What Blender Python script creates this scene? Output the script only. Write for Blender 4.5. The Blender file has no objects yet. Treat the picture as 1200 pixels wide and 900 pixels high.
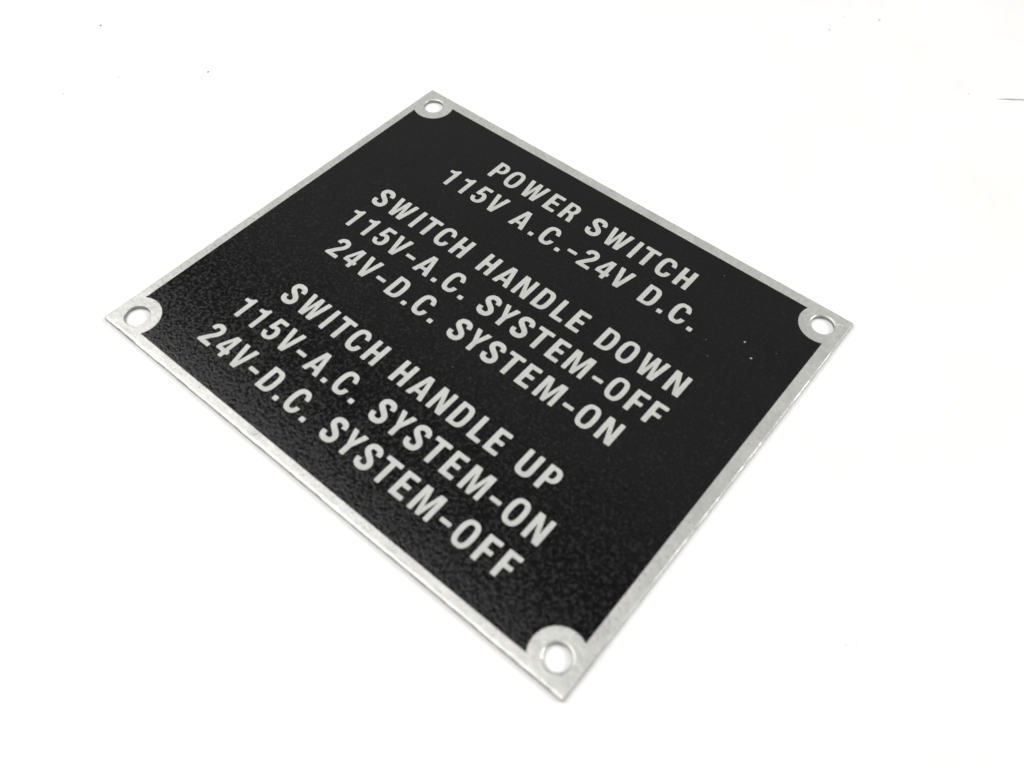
import bpy, bmesh, math, random
from mathutils import Vector, Matrix
from mathutils.geometry import tessellate_polygon

random.seed(7)
MM = 0.001
sc = bpy.context.scene
C = sc.collection

# ---------------------------------------------------------------- camera
cam_d = bpy.data.cameras.new("camera")
cam = bpy.data.objects.new("camera", cam_d)
C.objects.link(cam)
TOP = 1.15                                   # height of the plate's top face over the table, mm
rot = Matrix(((0.76986751, -0.53055794, 0.35470027),
              (0.63799514, 0.62559589, -0.44898996),
              (0.01631616, 0.57195983, 0.82011934)))
cam.matrix_world = Matrix.Translation(Vector((95.24473, -106.8231, 175.72174 + TOP)) * MM) @ rot.to_4x4()
cam_d.sensor_fit = 'HORIZONTAL'
cam_d.sensor_width = 36.0
cam_d.lens = 36.0 * 1000.857 / 1200.0
cam_d.clip_start = 0.01
cam_d.clip_end = 50
cam_d.dof.use_dof = True
cam_d.dof.focus_distance = 0.250
cam_d.dof.aperture_fstop = 11.5
sc.camera = cam

# ---------------------------------------------------------------- light
world = bpy.data.worlds.new("World")
sc.world = world
world.use_nodes = True
bg = world.node_tree.nodes["Background"]
bg.inputs[0].default_value = (1.0, 1.0, 0.985, 1)
bg.inputs[1].default_value = 0.07


def area(name, loc, target, sx, sy, radiance, col=(1, 1, 1)):
    l = bpy.data.lights.new(name, 'AREA')
    l.shape = 'RECTANGLE'
    l.size = sx
    l.size_y = sy
    l.energy = radiance * sx * sy * math.pi
    l.color = col
    o = bpy.data.objects.new(name, l)
    C.objects.link(o)
    o.location = loc
    d = Vector(target) - Vector(loc)
    o.rotation_euler = d.to_track_quat('-Z', 'Y').to_euler()
    return o


soft = area("overhead_softbox", (-0.84, -0.385, 1.2), (-0.84, -0.385, 0), 1.9, 1.20, 3.6, (1.0, 0.995, 0.985))
soft.rotation_euler.z += math.radians(-3)
area("side_fill", (1.35, 1.2, 1.2), (0.7, 0.65, 0), 0.9, 0.9, 11.6, (1.0, 0.995, 0.985))  # added fill lamp out of view, brightens the table at far right
area("bounce_panel", (-0.9, 2.55, 1.5), (-0.9, 2.55, 0), 6.0, 3.8, 0.30, (0.99, 1.0, 0.98))

vs = sc.view_settings
vs.view_transform = 'Standard'
vs.look = 'None'
vs.exposure = 0.0
vs.gamma = 1.0
vs.use_curve_mapping = False


# ---------------------------------------------------------------- materials
def new_mat(name):
    m = bpy.data.materials.new(name)
    m.use_nodes = True
    nt = m.node_tree
    return m, nt, nt.nodes["Principled BSDF"]


def noise(nt, scale, detail=3.0, rough=0.5, dist=0.0):
    tc = nt.nodes.new("ShaderNodeTexCoord")
    n = nt.nodes.new("ShaderNodeTexNoise")
    n.inputs["Scale"].default_value = scale
    n.inputs["Detail"].default_value = detail
    n.inputs["Roughness"].default_value = rough
    n.inputs["Distortion"].default_value = dist
    nt.links.new(tc.outputs["Object"], n.inputs["Vector"])
    return n


def ramp(nt, src, stops):
    r = nt.nodes.new("ShaderNodeValToRGB")
    e = r.color_ramp.elements
    while len(e) < len(stops):
        e.new(0.5)
    for k, (p, c) in enumerate(stops):
        e[k].position = p
        e[k].color = (*c, 1) if len(c) == 3 else c
    nt.links.new(src, r.inputs[0])
    return r


def bump(nt, src, dist, strength, bs, prev=None):
    b = nt.nodes.new("ShaderNodeBump")
    b.inputs["Distance"].default_value = dist
    b.inputs["Strength"].default_value = strength
    nt.links.new(src, b.inputs["Height"])
    if prev:
        nt.links.new(prev.outputs[0], b.inputs["Normal"])
    nt.links.new(b.outputs[0], bs.inputs["Normal"])
    return b


# bare aluminium of sheet, rim and characters
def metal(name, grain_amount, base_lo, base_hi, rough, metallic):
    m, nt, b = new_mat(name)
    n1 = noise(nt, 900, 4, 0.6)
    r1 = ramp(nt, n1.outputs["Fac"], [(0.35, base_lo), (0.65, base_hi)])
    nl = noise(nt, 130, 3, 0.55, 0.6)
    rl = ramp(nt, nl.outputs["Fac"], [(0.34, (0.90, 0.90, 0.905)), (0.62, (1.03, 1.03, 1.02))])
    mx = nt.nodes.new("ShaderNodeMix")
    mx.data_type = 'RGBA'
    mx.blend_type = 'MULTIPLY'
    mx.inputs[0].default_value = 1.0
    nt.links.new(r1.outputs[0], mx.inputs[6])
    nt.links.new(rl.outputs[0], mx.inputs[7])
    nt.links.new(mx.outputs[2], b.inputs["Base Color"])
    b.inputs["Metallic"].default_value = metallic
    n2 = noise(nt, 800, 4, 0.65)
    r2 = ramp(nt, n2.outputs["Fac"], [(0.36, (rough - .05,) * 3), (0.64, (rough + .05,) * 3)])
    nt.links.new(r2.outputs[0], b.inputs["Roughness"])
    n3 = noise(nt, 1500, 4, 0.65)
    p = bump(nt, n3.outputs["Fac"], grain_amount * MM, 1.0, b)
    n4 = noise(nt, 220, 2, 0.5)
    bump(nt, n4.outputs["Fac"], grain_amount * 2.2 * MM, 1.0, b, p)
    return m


M_METAL = metal("etched_aluminium", 0.05, (0.57, 0.57, 0.545), (0.655, 0.655, 0.626), 0.31, 0.44)
M_EDGE = metal("shaded_edge_aluminium", 0.06, (0.24, 0.24, 0.235), (0.36, 0.36, 0.35), 0.5, 0.5)  # dull sheared walls, base colour darkened to paint in hole and edge shade
M_LETTER = metal("aluminium_lettering", 0.02, (0.53, 0.53, 0.506), (0.59, 0.59, 0.565), 0.58, 0.20)

PEBBLE, PEEL = -0.034, 0.022
# black enamel with orange-peel relief
M_BLACK, nt, b = new_mat("black_enamel")
nb = noise(nt, 60, 3, 0.6)
rb = ramp(nt, nb.outputs["Fac"], [(0.3, (0.0028, 0.0030, 0.0030)), (0.7, (0.0042, 0.0045, 0.0043))])
nt.links.new(rb.outputs[0], b.inputs["Base Color"])
nr = noise(nt, 1060, 5, 0.68)
rr = ramp(nt, nr.outputs["Fac"], [(0.43, (.08,) * 3), (0.53, (.22,) * 3), (0.64, (.45,) * 3)])
nt.links.new(rr.outputs[0], b.inputs["Roughness"])
b.inputs["Specular IOR Level"].default_value = 0.38
tc = nt.nodes.new("ShaderNodeTexCoord")
wob = noise(nt, 900, 2, 0.6)
mixv = nt.nodes.new("ShaderNodeVectorMath")
mixv.operation = 'MULTIPLY_ADD'
nt.links.new(wob.outputs["Color"], mixv.inputs[0])
mixv.inputs[1].default_value = (0.0009,) * 3
nt.links.new(tc.outputs["Object"], mixv.inputs[2])
vo = nt.nodes.new("ShaderNodeTexVoronoi")
vo.feature = 'SMOOTH_F1'
vo.inputs["Scale"].default_value = 1350
vo.inputs["Smoothness"].default_value = 0.6
nt.links.new(mixv.outputs[0], vo.inputs["Vector"])
p = bump(nt, vo.outputs["Distance"], PEBBLE * MM, 1.0, b)
n1 = noise(nt, 700, 2, 0.6)
p = bump(nt, n1.outputs["Fac"], PEEL * MM, 1.0, b, p)
n2 = noise(nt, 2600, 3, 0.7)
bump(nt, n2.outputs["Fac"], 0.012 * MM, 1.0, b, p)

M_CHIP, nt, b = new_mat("bare_chip")
b.inputs["Base Color"].default_value = (0.42, 0.42, 0.41, 1)
b.inputs["Roughness"].default_value = 0.5
M_NICK, nt, b = new_mat("bright_burr")
b.inputs["Base Color"].default_value = (0.9, 0.9, 0.88, 1)
b.inputs["Roughness"].default_value = 0.25
b.inputs["Metallic"].default_value = 0.5
M_FAINT, nt, b = new_mat("dull_speck")
b.inputs["Base Color"].default_value = (0.11, 0.11, 0.115, 1)
b.inputs["Roughness"].default_value = 0.6
M_DUST, nt, b = new_mat("dark_dust")
b.inputs["Base Color"].default_value = (0.14, 0.135, 0.13, 1)
b.inputs["Roughness"].default_value = 0.9
M_DUST2, nt, b = new_mat("pale_dust")
b.inputs["Base Color"].default_value = (0.60, 0.59, 0.57, 1)
b.inputs["Roughness"].default_value = 0.9

M_TABLE, nt, b = new_mat("white_board")
n1 = noise(nt, 26, 4, 0.6, 0.4)
r1 = ramp(nt, n1.outputs["Fac"], [(0.34, (0.880, 0.873, 0.864)), (0.62, (0.905, 0.905, 0.900))])
nt.links.new(r1.outputs[0], b.inputs["Base Color"])
b.inputs["Roughness"].default_value = 0.55
b.inputs["Specular IOR Level"].default_value = 0.3
n2 = noise(nt, 500, 4, 0.6)
bump(nt, n2.outputs["Fac"], 0.03 * MM, 1.0, b)


# ---------------------------------------------------------------- helpers
def link(name, me, parent=None, loc=(0, 0, 0)):
    o = bpy.data.objects.new(name, me)
    C.objects.link(o)
    o.location = loc
    if parent:
        o.parent = parent
    return o


def tris(loops):
    """triangles of a flat region: first loop the outline, others its holes"""
    pts = [p for l in loops for p in l]
    t = tessellate_polygon([[Vector((p[0], p[1], 0)) for p in l] for l in loops])
    out = []
    for a, b_, c in t:
        A, B, Cc = pts[a], pts[b_], pts[c]
        s = (B[0] - A[0]) * (Cc[1] - A[1]) - (B[1] - A[1]) * (Cc[0] - A[0])
        if abs(s) < 1e-9:
            continue
        out.append((a, b_, c) if s > 0 else (a, c, b_))
    return pts, out


def solid(name, loops, z0, z1, mat):
    """extruded flat shape (mm) with side walls; outline counter-clockwise, holes either way"""
    pts, t = tris(loops)
    n = len(pts)
    V = [(x * MM, y * MM, z1 * MM) for x, y in pts] + [(x * MM, y * MM, z0 * MM) for x, y in pts]
    F = list(t)
    s = 0
    for l in loops:
        k = len(l)
        for i in range(k):
            a, b_ = s + i, s + (i + 1) % k
            F.append((a, a + n, b_ + n, b_))
        s += k
    me = bpy.data.meshes.new(name)
    me.from_pydata(V, [], F)
    bm = bmesh.new()
    bm.from_mesh(me)
    bmesh.ops.recalc_face_normals(bm, faces=bm.faces)
    up = sum(f.normal.z * f.calc_area() for f in bm.faces)
    if up < 0:
        bmesh.ops.reverse_faces(bm, faces=bm.faces)
    bm.to_mesh(me)
    bm.free()
    me.materials.append(mat)
    return me


def area2(l):
    return sum(l[i][0] * l[(i + 1) % len(l)][1] - l[(i + 1) % len(l)][0] * l[i][1] for i in range(len(l)))


def inset(loop, d):
    """move a counter-clockwise loop inwards by d"""
    out = []
    k = len(loop)
    for i in range(k):
        P, A, B = Vector(loop[i]), Vector(loop[i - 1]), Vector(loop[(i + 1) % k])
        a, b_ = (P - A).normalized(), (B - P).normalized()
        na, nb = Vector((-a.y, a.x)), Vector((-b_.y, b_.x))
        m = na + nb
        if m.length < 1e-4:
            out.append(tuple(P))
            continue
        m.normalize()
        out.append(tuple(P + m * min(d / max(m.dot(na), .35), 2.2 * d)))
    return out


def soften(loop, r, n=3, maxturn=0.35):
    """round every real corner of a loop with a small arc"""
    out = []
    k = len(loop)
    for i in range(k):
        P, A, B = Vector(loop[i]), Vector(loop[i - 1]), Vector(loop[(i + 1) % k])
        a, b_ = (A - P), (B - P)
        la, lb = a.length, b_.length
        if la < 1e-6 or lb < 1e-6:
            continue
        turn = math.pi - a.angle(b_)
        if turn < maxturn:
            out.append(tuple(P))
            continue
        d = min(r * math.tan(turn / 2) if turn < 2.2 else r * 1.4, la * 0.45, lb * 0.45)
        s, e = P + a / la * d, P + b_ / lb * d
        for q in range(n + 1):
            t = q / n
            out.append(tuple(s * (1 - t) ** 2 + P * 2 * t * (1 - t) + e * t * t))
    return out


# ---------------------------------------------------------------- characters (mm, cap height 7.4)
def sup(cx, cy, rx, ry, a0, a1, n=18, e=2.5):
    """points of a superellipse between two angles (degrees)"""
    o = []
    for i in range(n + 1):
        a = math.radians(a0 + (a1 - a0) * i / n)
        c, s = math.cos(a), math.sin(a)
        o.append((cx + rx * math.copysign(abs(c) ** (2 / e), c), cy + ry * math.copysign(abs(s) ** (2 / e), s)))
    return o


def spline(P, n=7):
    o = []
    Q = [P[0]] + list(P) + [P[-1]]
    for i in range(1, len(Q) - 2):
        p0, p1, p2, p3 = (Vector(Q[j]) for j in (i - 1, i, i + 1, i + 2))
        for k in range(n):
            t = k / n
            o.append(tuple(0.5 * ((2 * p1) + (p2 - p0) * t + (2 * p0 - 5 * p1 + 4 * p2 - p3) * t * t
                                  + (3 * p1 - p0 - 3 * p2 + p3) * t ** 3)))
    o.append(tuple(P[-1]))
    return o


def stroke(P, w):
    """both sides of a pen stroke along P; w = width or a function of 0..1"""
    c = spline(P)
    L, R = [], []
    for i, p in enumerate(c):
        a = Vector(c[max(i - 1, 0)])
        b_ = Vector(c[min(i + 1, len(c) - 1)])
        d = (b_ - a).normalized()
        nrm = Vector((-d.y, d.x))
        ww = w(i / (len(c) - 1)) if callable(w) else w
        L.append(tuple(Vector(p) + nrm * ww / 2))
        R.append(tuple(Vector(p) - nrm * ww / 2))
    return L, R


H_ = 7.4


def cut(points, test):
    return [p for p in points if test(p)]


def glyph(ch):
    """list of loops, then softening radius"""
    if ch == 'I':
        return [[(0, 0), (1.55, 0), (1.55, H_), (0, H_)]]
    if ch == 'H':
        return [[(0, 0), (1.6, 0), (1.6, 3.05), (3.0, 3.05), (3.0, 0), (4.6, 0), (4.6, H_), (3.0, H_), (3.0, 4.4), (1.6, 4.4), (1.6, H_), (0, H_)]]
    if ch == 'E':
        return [[(0, 0), (4.15, 0), (4.15, 1.35), (1.6, 1.35), (1.6, 3.1), (3.75, 3.1), (3.75, 4.4), (1.6, 4.4), (1.6, 6.05), (4.05, 6.05), (4.05, H_), (0, H_)]]
    if ch == 'F':
        return [[(0, 0), (1.6, 0), (1.6, 2.95), (3.65, 2.95), (3.65, 4.25), (1.6, 4.25), (1.6, 6.05), (4.05, 6.05), (4.05, H_), (0, H_)]]
    if ch == 'L':
        return [[(0, 0), (3.9, 0), (3.9, 1.35), (1.6, 1.35), (1.6, H_), (0, H_)]]
    if ch == 'T':
        return [[(1.68, 0), (3.26, 0), (3.26, 6.05), (4.95, 6.05), (4.95, H_), (0, H_), (0, 6.05), (1.68, 6.05)]]
    if ch == 'N':
        return [[(0, 0), (1.45, 0), (1.45, 4.7), (3.1, 0), (4.85, 0), (4.85, H_), (3.4, H_), (3.4, 2.9), (1.75, H_), (0, H_)]]
    if ch == 'M':
        return [[(0, 0), (1.45, 0), (1.45, 5.3), (2.6, 0), (3.8, 0), (4.95, 5.3), (4.95, 0), (6.4, 0), (6.4, H_), (4.35, H_), (3.2, 2.7), (2.05, H_), (0, H_)]]
    if ch == 'W':
        return [[(0, H_), (1.35, 0), (3.05, 0), (3.6, 4.5), (4.15, 0), (5.85, 0), (7.2, H_), (5.65, H_), (4.95, 2.5), (4.3, H_), (2.9, H_), (2.25, 2.5), (1.55, H_)]]
    if ch == 'V':
        return [[(0, H_), (1.7, 0), (3.45, 0), (5.15, H_), (3.55, H_), (2.58, 2.2), (1.6, H_)]]
    if ch == 'A':
        return [[(0, 0), (1.6, 0), (1.92, 1.45), (3.5, 1.45), (3.82, 0), (5.42, 0), (3.6, H_), (1.82, H_)],
                [(2.2, 2.7), (3.22, 2.7), (2.71, 5.4)]]
    if ch == 'Y':
        return [[(1.75, 0), (3.32, 0), (3.32, 2.9), (5.05, H_), (3.4, H_), (2.53, 4.6), (1.65, H_), (0, H_), (1.75, 2.9)]]
    if ch == 'P':
        return [[(0, 0), (1.6, 0), (1.6, 2.75), (2.2, 2.75)] + sup(2.2, 5.07, 2.15, 2.33, -88, 88, 14, 2.2) + [(2.2, H_), (0, H_)],
                [(1.6, 4.0), (2.0, 4.0)] + sup(2.0, 5.07, .8, 1.07, -88, 88, 8, 2.2) + [(2.0, 6.14), (1.6, 6.14)]]
    if ch == 'R':
        return [[(0, 0), (1.6, 0), (1.6, 2.95), (2.35, 2.85), (2.75, 2.2), (2.95, 0), (4.6, 0), (4.35, 2.2), (3.75, 3.5)]
                + sup(2.3, 5.3, 2.15, 2.1, -40, 88, 12, 2.3) + [(2.3, H_), (0, H_)],
                [(1.6, 4.2), (2.1, 4.2)] + sup(2.1, 5.18, .78, .98, -88, 88, 8, 2.2) + [(2.1, 6.16), (1.6, 6.16)]]
    if ch == 'D':
        return [[(0, 0), (2.1, 0)] + sup(2.1, 3.7, 2.65, 3.7, -88, 88, 20, 2.9) + [(2.1, H_), (0, H_)],
                [(1.6, 1.3), (2.0, 1.3)] + sup(2.0, 3.7, 1.15, 2.4, -86, 86, 14, 2.9) + [(2.0, 6.1), (1.6, 6.1)]]
    if ch == 'O':
        return [sup(2.5, 3.7, 2.5, 3.85, 0, 352, 44, 2.6), sup(2.5, 3.7, .95, 2.5, 0, 345, 24, 2.7)]
    if ch == 'C':
        o = cut(sup(2.45, 3.7, 2.45, 3.85, 0, 360, 160, 2.6)[:-1], lambda p: not (p[0] > 2.45 and 2.5 < p[1] < 4.9))
        i = cut(sup(2.5, 3.7, .93, 2.5, 0, 360, 160, 2.7)[:-1], lambda p: not (p[0] > 2.5 and 2.5 < p[1] < 4.9))
        k = next(n for n in range(1, len(o)) if (Vector(o[n]) - Vector(o[n - 1])).length > 1.0) if any((Vector(o[n]) - Vector(o[n - 1])).length > 1.0 for n in range(1, len(o))) else 0
        o = o[k:] + o[:k]
        k = next((n for n in range(1, len(i)) if (Vector(i[n]) - Vector(i[n - 1])).length > 1.0), 0)
        i = i[k:] + i[:k]
        o, i = o[::3] + [o[-1]], i[::4] + [i[-1]]
        return [o + i[::-1]]
    if ch == 'U':
        return [[(0, H_), (0, 2.4)] + sup(2.35, 2.4, 2.35, 2.5, 180, 360, 20, 2.5) + [(4.7, H_), (3.12, H_)]
                + sup(2.35, 2.4, .77, 1.15, 0, -180, 12, 2.3) + [(1.58, H_)]]
    if ch == 'S':
        L, R = stroke([(4.02, 5.05), (3.88, 6.0), (3.3, 6.6), (2.35, 6.8), (1.35, 6.55), (.86, 5.7), (1.05, 4.85),
                       (1.9, 4.15), (3.0, 3.45), (3.8, 2.65), (3.9, 1.7), (3.4, .88), (2.35, .58), (1.25, .85), (.8, 1.5), (.7, 2.5)],
                      lambda t: 1.5 + .12 * math.sin(math.pi * t))
        return [L + R[::-1]]
    if ch == '2':
        L, R = stroke([(.78, 5.0), (.95, 6.0), (1.6, 6.6), (2.4, 6.72), (3.25, 6.35), (3.6, 5.45), (3.2, 4.2), (2.2, 2.85), (1.35, 1.6)], 1.48)
        return [L[:-2] + [(3.0 - .9, 1.35), (4.4, 1.35), (4.4, 0), (0, 0), (.02, .9)] + R[::-1][1:]]
    if ch == '4':
        return [[(2.3, 0), (3.75, 0), (3.75, 1.45), (4.4, 1.45), (4.4, 2.75), (3.75, 2.75), (3.75, 7.3), (1.95, 7.3), (0, 2.8), (0, 1.45), (2.3, 1.45)],
                [(1.3, 2.75), (2.35, 2.75), (2.35, 5.4)]]
    if ch == '5':
        return [[(.35, 3.3), (.85, H_), (4.25, H_), (4.25, 6.1), (2.1, 6.1), (1.92, 4.65)]
                + spline([(1.92, 4.65), (2.75, 4.88), (3.8, 4.4), (4.5, 3.2), (4.5, 2.0), (3.9, .6), (2.3, -.1), (.75, .4), (0, 2.1)], 4)[1:]
                + spline([(1.5, 2.25), (1.65, 1.5), (2.25, 1.15), (2.85, 1.6), (3.0, 2.5), (2.75, 3.35), (2.25, 3.62), (1.75, 3.25)], 4)]
    if ch == '1':
        return [[(1.7, 0), (3.2, 0), (3.2, 7.35), (2.25, 7.35), (1.85, 6.75), (1.1, 6.4), (0, 6.3), (0, 5.15), (1.7, 5.15)]]
    if ch == '-':
        return [[(0, 2.25), (3.15, 2.25), (3.15, 3.5), (0, 3.5)]]
    if ch == '.':
        return [[(0, 0), (1.6, 0), (1.6, 1.5), (0, 1.5)]]


KIND = {'-': 'hyphen', '.': 'full_stop'}
ZF = TOP - 0.060            # floor of the etched recess
ZP = TOP + 0.003            # top of the black enamel
meshes = {}


def char_mesh(ch):
    if ch not in meshes:
        loops = []
        for k, l in enumerate(glyph(ch)):
            if area2(l) < 0:
                l = l[::-1]
            loops.append(soften(inset(l, 0.065 if k == 0 else -0.065), 0.26 if k == 0 else 0.14))
        kind = KIND.get(ch, 'digit' if ch.isdigit() else 'letter')
        meshes[ch] = solid(kind, loops, ZF - 0.01 - TOP, 0.010, M_LETTER)
    return meshes[ch]


WD = dict(zip("I H E F L T N M W V A Y P R D O C U S 2 4 5 1 - .".split(),
              [1.55, 4.6, 4.05, 4.05, 3.85, 4.9, 4.8, 6.4, 7.1, 5.1, 5.4, 5.0, 4.3, 4.5, 4.7, 5.0, 4.8, 4.7, 4.7, 4.4, 4.4, 4.6, 3.15, 3.1, 1.5]))
SB = dict(I=(.95, .95), H=(.95, .95), E=(.95, .85), F=(.95, .6), L=(.95, .5), T=(.45, .45), N=(.95, .95), M=(.95, .95),
          W=(.9, .95), V=(.4, .4), A=(.6, .4), Y=(.35, .35), P=(.95, .55), R=(.95, .7), D=(.95, .75), O=(.75, .75),
          C=(.75, .75), U=(.9, .9), S=(.65, .65))
SB.update({'2': (.7, .75), '4': (.7, .5), '5': (.75, .7), '1': (1.0, 1.75), '-': (.8, .8), '.': (.95, .95)})
LINES = [
    (107.35, "POWER SWITCH", {0: 40.3, 2: 52.3, 3: 61.3, 4: 67.1, 8: 91.8, 9: 94.4, 11: 107.0}),
    (95.95, "115V A.C.-24V D.C.", {0: 31.0, 1: 36.9, 5: 57.9, 6: 65.2, 17: 119.0}),
    (76.2, "SWITCH HANDLE DOWN", {1: 27.9, 2: 37.0, 3: 39.9, 5: 52.5, 7: 62.5, 8: 68.7, 9: 75.3, 10: 82.0, 11: 88.6, 12: 93.9, 14: 103.3, 17: 124.7}),
    (65.0, "115V-A.C. SYSTEM-OFF", {0: 21.3, 1: 27.3, 3: 38.4, 4: 44.7, 5: 49.2, 6: 56.1, 8: 65.8, 11: 77.6, 14: 95.7, 15: 101.3, 16: 109.5, 18: 120.6, 19: 126.0}),
    (53.75, "24V-D.C. SYSTEM-ON", {0: 26.4, 1: 32.3, 2: 37.8, 4: 49.2, 13: 95.0, 14: 100.8, 17: 119.9}),
    (34.05, "SWITCH HANDLE UP", {2: 44.8, 5: 60.3, 9: 83.1, 10: 89.7, 11: 96.4, 12: 101.6, 14: 110.8, 15: 117.2}),
    (22.5, "115V-A.C. SYSTEM-ON", {0: 23.3, 1: 29.1, 14: 97.9, 15: 103.8, 18: 122.9}),
    (11.15, "24V-D.C. SYSTEM-OFF", {0: 23.9, 4: 46.4, 13: 92.7, 14: 98.6, 17: 117.8, 18: 123.5}),
]


def positions(s, anchors):
    x = 0
    pos = []
    for c in s:
        if c == ' ':
            pos.append(x)
            x += 3.5
            continue
        l, r = SB[c]
        pos.append(x + l)
        x += l + WD[c] + r
    ks = sorted(anchors)
    off = {k: anchors[k] - pos[k] for k in ks}
    out = []
    for i, p in enumerate(pos):
        lo = max([k for k in ks if k <= i], default=ks[0])
        hi = min([k for k in ks if k >= i], default=ks[-1])
        t = 0 if hi == lo else (i - lo) / (hi - lo)
        out.append(p + off[lo] * (1 - t) + off[hi] * t)
    return out


# ---------------------------------------------------------------- table (setting)
me = bpy.data.meshes.new("tabletop")
bm = bmesh.new()
bmesh.ops.create_cube(bm, size=1.0, matrix=Matrix.Translation((0, 0.1, -0.015)) @ Matrix.Diagonal((3.2, 3.2, 0.03, 1)))
bmesh.ops.bevel(bm, geom=bm.edges[:], offset=0.004, segments=2, affect='EDGES')
bm.to_mesh(me)
bm.free()
me.materials.append(M_TABLE)
table = link("tabletop", me)
table["kind"] = "structure"
table["label"] = "plain white tabletop under the plate"

# ---------------------------------------------------------------- the plate
PW, PH = 152.4, 127.0
plate = bpy.data.objects.new("instruction_plate", None)
C.objects.link(plate)
plate.empty_display_size = 0.02
plate.location = (0, 0, 0)
plate["label"] = "black and silver metal power switch instruction plate lying on white tabletop"
plate["category"] = "sign plate"
HOLES = [(6.1, 5.9, 3.2, 3.48), (146.25, 6.3, 3.02, 3.62), (146.2, 121.1, 3.08, 3.48), (6.0, 121.0, 3.05, 3.42)]
BOSS = [6.45, 6.6, 6.5, 6.35]
FX0, FX1, FY0, FY1 = 2.6, 149.0, 2.85, 123.75
ORG = Vector((PW / 2, PH / 2))


def loc(p):
    return (p[0] - ORG.x, p[1] - ORG.y)


def outer(ins, rad=0.3, seg=5, jit=0.0, step=2.0, seed=0):
    """rounded rectangle, ins = insets (left, bottom, right, top), densely divided so the sheared edge can wander"""
    rnd = random.Random(seed)
    l, b_, r, t = ins
    x0, y0, x1, y1 = l, b_, PW - r, PH - t
    cs = [(x0 + rad, y0 + rad, 180), (x1 - rad, y0 + rad, 270), (x1 - rad, y1 - rad, 0), (x0 + rad, y1 - rad, 90)]
    pts = []
    for k, (cx, cy, a0) in enumerate(cs):
        for i in range(seg + 1):
            a = math.radians(a0 + 90 * i / seg)
            pts.append((cx + rad * math.cos(a), cy + rad * math.sin(a)))
        nx = cs[(k + 1) % 4]
        e = (nx[0] + rad * math.cos(math.radians(nx[2])), nx[1] + rad * math.sin(math.radians(nx[2])))
        s = pts[-1]
        n = 70 if k % 2 == 0 else 58
        nrm = (s[1] - e[1], e[0] - s[0])
        ln = math.hypot(*nrm)
        for i in range(1, n):
            j = jit * (rnd.random() - .5)
            pts.append((s[0] + (e[0] - s[0]) * i / n + nrm[0] / ln * j, s[1] + (e[1] - s[1]) * i / n + nrm[1] / ln * j))
    return [loc(p) for p in pts]


def field(grow=0.0):
    x0, x1, y0, y1 = FX0 - grow, FX1 + grow, FY0 - grow, FY1 + grow
    pts = []
    for k, (cx, cy, _, _) in enumerate(HOLES):
        r = BOSS[k] - grow
        ex = x0 if k in (0, 3) else x1
        ey = y0 if k in (0, 1) else y1
        py = cy + math.copysign(math.sqrt(r * r - (ex - cx) ** 2), 1 if k in (0, 1) else -1)   # on the vertical side
        px = cx + math.copysign(math.sqrt(r * r - (ey - cy) ** 2), 1 if k in (0, 3) else -1)   # on the horizontal side
        a = math.atan2(py - cy, ex - cx)
        b_ = math.atan2(ey - cy, px - cx)
        if k in (1, 3):
            a, b_ = b_, a
        d = (b_ - a) % (2 * math.pi)
        if d > math.pi:
            d -= 2 * math.pi
        for i in range(25):
            t = a + d * i / 24
            pts.append((cx + r * math.cos(t), cy + r * math.sin(t)))
    return [loc(p) for p in pts]


def circle(k, r, n=48):
    cx, cy = HOLES[k][:2]
    return [loc((cx + r * math.cos(2 * math.pi * i / n), cy + r * math.sin(2 * math.pi * i / n))) for i in range(n)]


def ring_stack(V, F, rings):
    """join successive (loop, z) rings of equal length with quads; returns start index of the last one"""
    st = []
    for l, z in rings:
        st.append(len(V))
        V += [(x * MM, y * MM, z * MM) for x, y in l]
    n = len(rings[0][0])
    for a, b_ in zip(st, st[1:]):
        for i in range(n):
            j = (i + 1) % n
            F.append((a + i, a + j, b_ + j, b_ + i))
    return st[-1]


V, F = [], []
Z0 = 0.02
rings = [(outer((.2, .28, .2, .2)), Z0), (outer((0, 0, 0, 0), jit=.05, seed=1), Z0 + .25),
         (outer((0, .02, 0, 0), jit=.05, seed=2), TOP - .42), (outer((.03, .14, .03, .03), jit=.05, seed=3), TOP - .16),
         (outer((.10, .38, .10, .10), jit=.06, seed=4), TOP - .045), (outer((.26, .72, .26, .26), jit=.12, seed=5), TOP)]
ring_stack(V, F, rings)
o_top = rings[-1][0]
top_loops = [o_top]
bot_loops = [rings[0][0]]
for k, (cx, cy, r, rt) in enumerate(HOLES):
    hr = [(circle(k, r), Z0), (circle(k, r), TOP - .30), (circle(k, r + (rt - r) * .35), TOP - .10), (circle(k, rt), TOP)]
    ring_stack(V, F, hr)
    top_loops.append(circle(k, rt))
    bot_loops.append(circle(k, r))
fl = field()
ring_stack(V, F, [(fl, TOP), (field(-.05), TOP - .03), (field(-.06), ZF)])
for loops, z in ((top_loops + [fl], TOP), (bot_loops, Z0), ([field(-.06)], ZF)):
    pts, t = tris(loops)
    s = len(V)
    V += [(x * MM, y * MM, z * MM) for x, y in pts]
    F += [tuple(s + i for i in f) for f in t]
me = bpy.data.meshes.new("metal_sheet")
me.from_pydata(V, [], F)
bm = bmesh.new()
bm.from_mesh(me)
bmesh.ops.remove_doubles(bm, verts=bm.verts, dist=1e-7)
bmesh.ops.recalc_face_normals(bm, faces=bm.faces)
if sum(f.normal.z * f.calc_center_median().z * f.calc_area() for f in bm.faces) < 0:
    bmesh.ops.reverse_faces(bm, faces=bm.faces)
for f in bm.faces:
    f.smooth = abs(f.normal.z) < 0.999
for e in bm.edges:
    if len(e.link_faces) == 2 and e.calc_face_angle(0) > math.radians(38):
        e.smooth = False
bm.to_mesh(me)
bm.free()
me.materials.append(M_METAL)
me.materials.append(M_EDGE)
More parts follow.
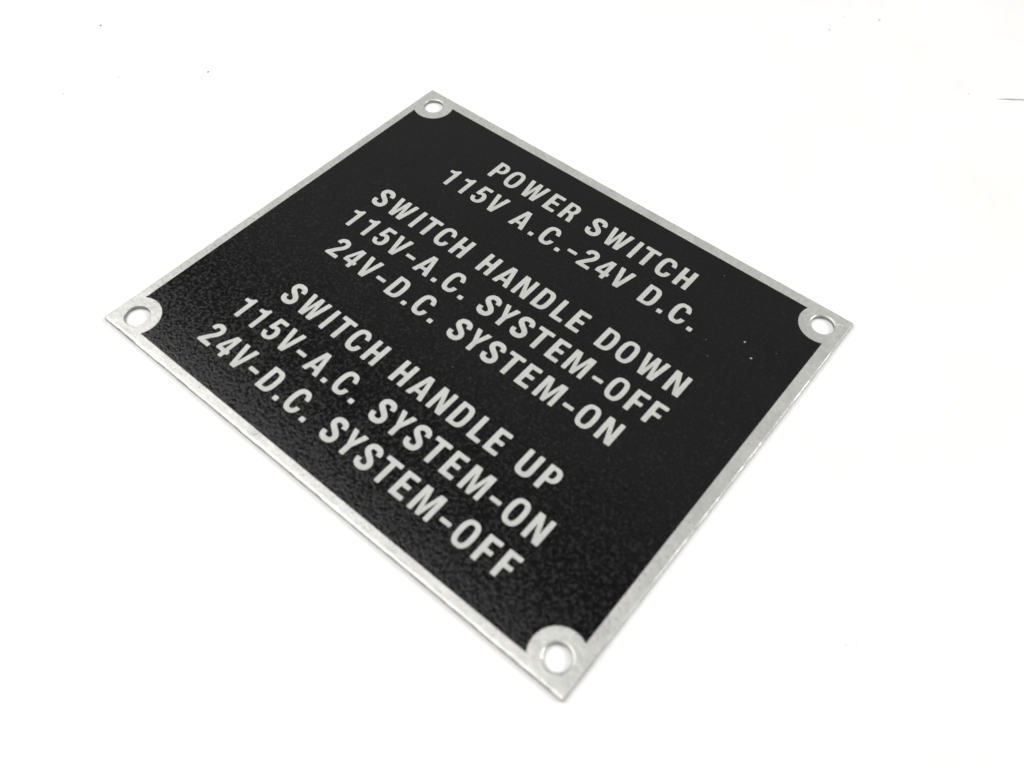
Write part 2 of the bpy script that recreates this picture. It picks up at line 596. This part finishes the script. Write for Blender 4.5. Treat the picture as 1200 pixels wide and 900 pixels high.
for pf in me.polygons:
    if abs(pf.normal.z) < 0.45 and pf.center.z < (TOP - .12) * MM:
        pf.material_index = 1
link("metal_sheet", me, plate)["label"] = "bare aluminium sheet with silver border and four holes"

me = solid("painted_field", [field(.02)], ZF - 0.005, ZP, M_BLACK)
link("painted_field", me, plate)["label"] = "black enamel field with fine pebbled texture"

for y, s, anch in LINES:
    row = bpy.data.objects.new("text_line", None)
    C.objects.link(row)
    row.empty_display_size = 0.005
    row.parent = plate
    xs = positions(s, anch)
    row.location = ((xs[0] - ORG.x) * MM, (y - ORG.y) * MM, TOP * MM)
    row["label"] = "silver lettering reading " + s
    for ch, x in zip(s, xs):
        if ch == ' ':
            continue
        m_ = char_mesh(ch)
        link(m_.name.split('.')[0], m_, row, ((x - xs[0]) * MM, 0, 0))


# ---------------------------------------------------------------- small marks and dust
def lump(name, rx, ry, rz, mat, seed, parent=None, pos=(0, 0, 0), rotz=0.0):
    rnd = random.Random(seed)
    bm = bmesh.new()
    bmesh.ops.create_icosphere(bm, subdivisions=2, radius=1.0)
    for v in bm.verts:
        k = 1 + .22 * (rnd.random() - .5)
        v.co = Vector((v.co.x * rx * k, v.co.y * ry * k, v.co.z * rz)) * MM
    for f in bm.faces:
        f.smooth = True
    m_ = bpy.data.meshes.new(name)
    bm.to_mesh(m_)
    bm.free()
    m_.materials.append(mat)
    o = link(name, m_, parent, [c * MM for c in pos])
    o.rotation_euler = (0, 0, rotz)
    return o


for i, (x, y, r, bright) in enumerate([(133.3, 102.5, .30, 1), (137.3, 98.9, .33, 1), (125.1, 96.6, .2, 0), (128.2, 92.3, .2, 0),
                                       (141.5, 104.5, .16, 0), (80.6, 47.2, .2, 0), (117, 119, .2, 0)]):
    o = lump("paint_chip", r, r * .8, .06, M_CHIP if bright else M_FAINT, i, plate, (x - ORG.x, y - ORG.y, ZP + .02), i)
    o["label"] = "bright paint chip" if bright else "faint paint chip"

# raised metal nick beside the right-hand hole
nick = lump("metal_nick", 1.0, .26, .24, M_NICK, 44, plate, (149.8 - ORG.x, 123.75 - ORG.y, TOP), math.radians(13))
nick["label"] = "bright nick in the metal beside the right hole"

Kf = 1000.857


def on_table(u, v):
    """point of the table seen at a pixel of the 1200 x 900 photograph, mm"""
    d = rot @ Vector(((u - 600) / Kf, -(v - 450) / Kf, -1))
    c = Vector((95.24473, -106.8231, 175.72174 + TOP))
    p = c + d * (-c.z / d.z)
    return p.x, p.y


SPECKS = [((118, 30), .48, 1, "dark dust speck in the far left corner of the tabletop"),
          ((244, 84.5), .40, 1, "dark dust speck between the far left corner and the plate's top corner"),
          ((139, 90.5), .40, 0, "pale dust speck left of the plate's top corner, nearest its dark neighbour"),
          ((74.5, 110), .36, 0, "pale dust speck, leftmost on the tabletop"),
          ((972, 35), .48, 0, "pale grey dust speck in the far right, larger of the pale pair"),
          ((1030.5, 23.5), .32, 1, "small dark dust speck at the far right of the tabletop"),
          ((989, 19.5), .30, 0, "faint dust speck nearest the far edge of the view"),
          ((1135, 110), .28, 0, "faint dust speck left of the grey thread"),
          ((991, 756), .26, 0, "pale dust speck right of the plate's near corner, left of its twin"),
          ((1003, 756), .22, 0, "pale dust speck right of the plate's near corner, right of its twin")]
for i, ((u, v), r, dark, lab) in enumerate(SPECKS):
    x, y = on_table(u, v)
    o = lump("dust_speck", r, r * .7, r * .35, M_DUST if dark else M_DUST2, 100 + i, None, (x, y, r * .25), i * 1.3)
    o["label"] = lab
    o["category"] = "dust speck"
    o["group"] = "dust specks on the tabletop"

# thin grey thread at the right-hand side
ends = [on_table(u, v) for u, v in ((1168, 116.3), (1174, 116.6), (1181, 116.4), (1188, 117.2), (1194, 117.0), (1203, 117.6), (1212, 118.6))]
rad = [.05, .08, .19, .25, .18, .25, .2]
bm = bmesh.new()
prev = None
for i, ((x, y), r) in enumerate(zip(ends, rad)):
    a = Vector(ends[max(i - 1, 0)])
    b_ = Vector(ends[min(i + 1, len(ends) - 1)])
    d = (b_ - a).normalized()
    n = Vector((-d.y, d.x))
    ring = []
    for k in range(8):
        t = 2 * math.pi * k / 8
        ring.append(bm.verts.new(Vector((x + n.x * r * math.cos(t), y + n.y * r * math.cos(t), .2 + r * math.sin(t))) * MM))
    if prev:
        for k in range(8):
            bm.faces.new((prev[k], prev[(k + 1) % 8], ring[(k + 1) % 8], ring[k]))
    else:
        bm.faces.new(ring)
    prev = ring
bm.faces.new(prev[::-1])
bmesh.ops.recalc_face_normals(bm, faces=bm.faces)
me = bpy.data.meshes.new("thread")
bm.to_mesh(me)
bm.free()
me.materials.append(M_DUST2)
o = link("thread", me)
o["label"] = "thin grey thread lying at the right side of the tabletop"
o["category"] = "thread"
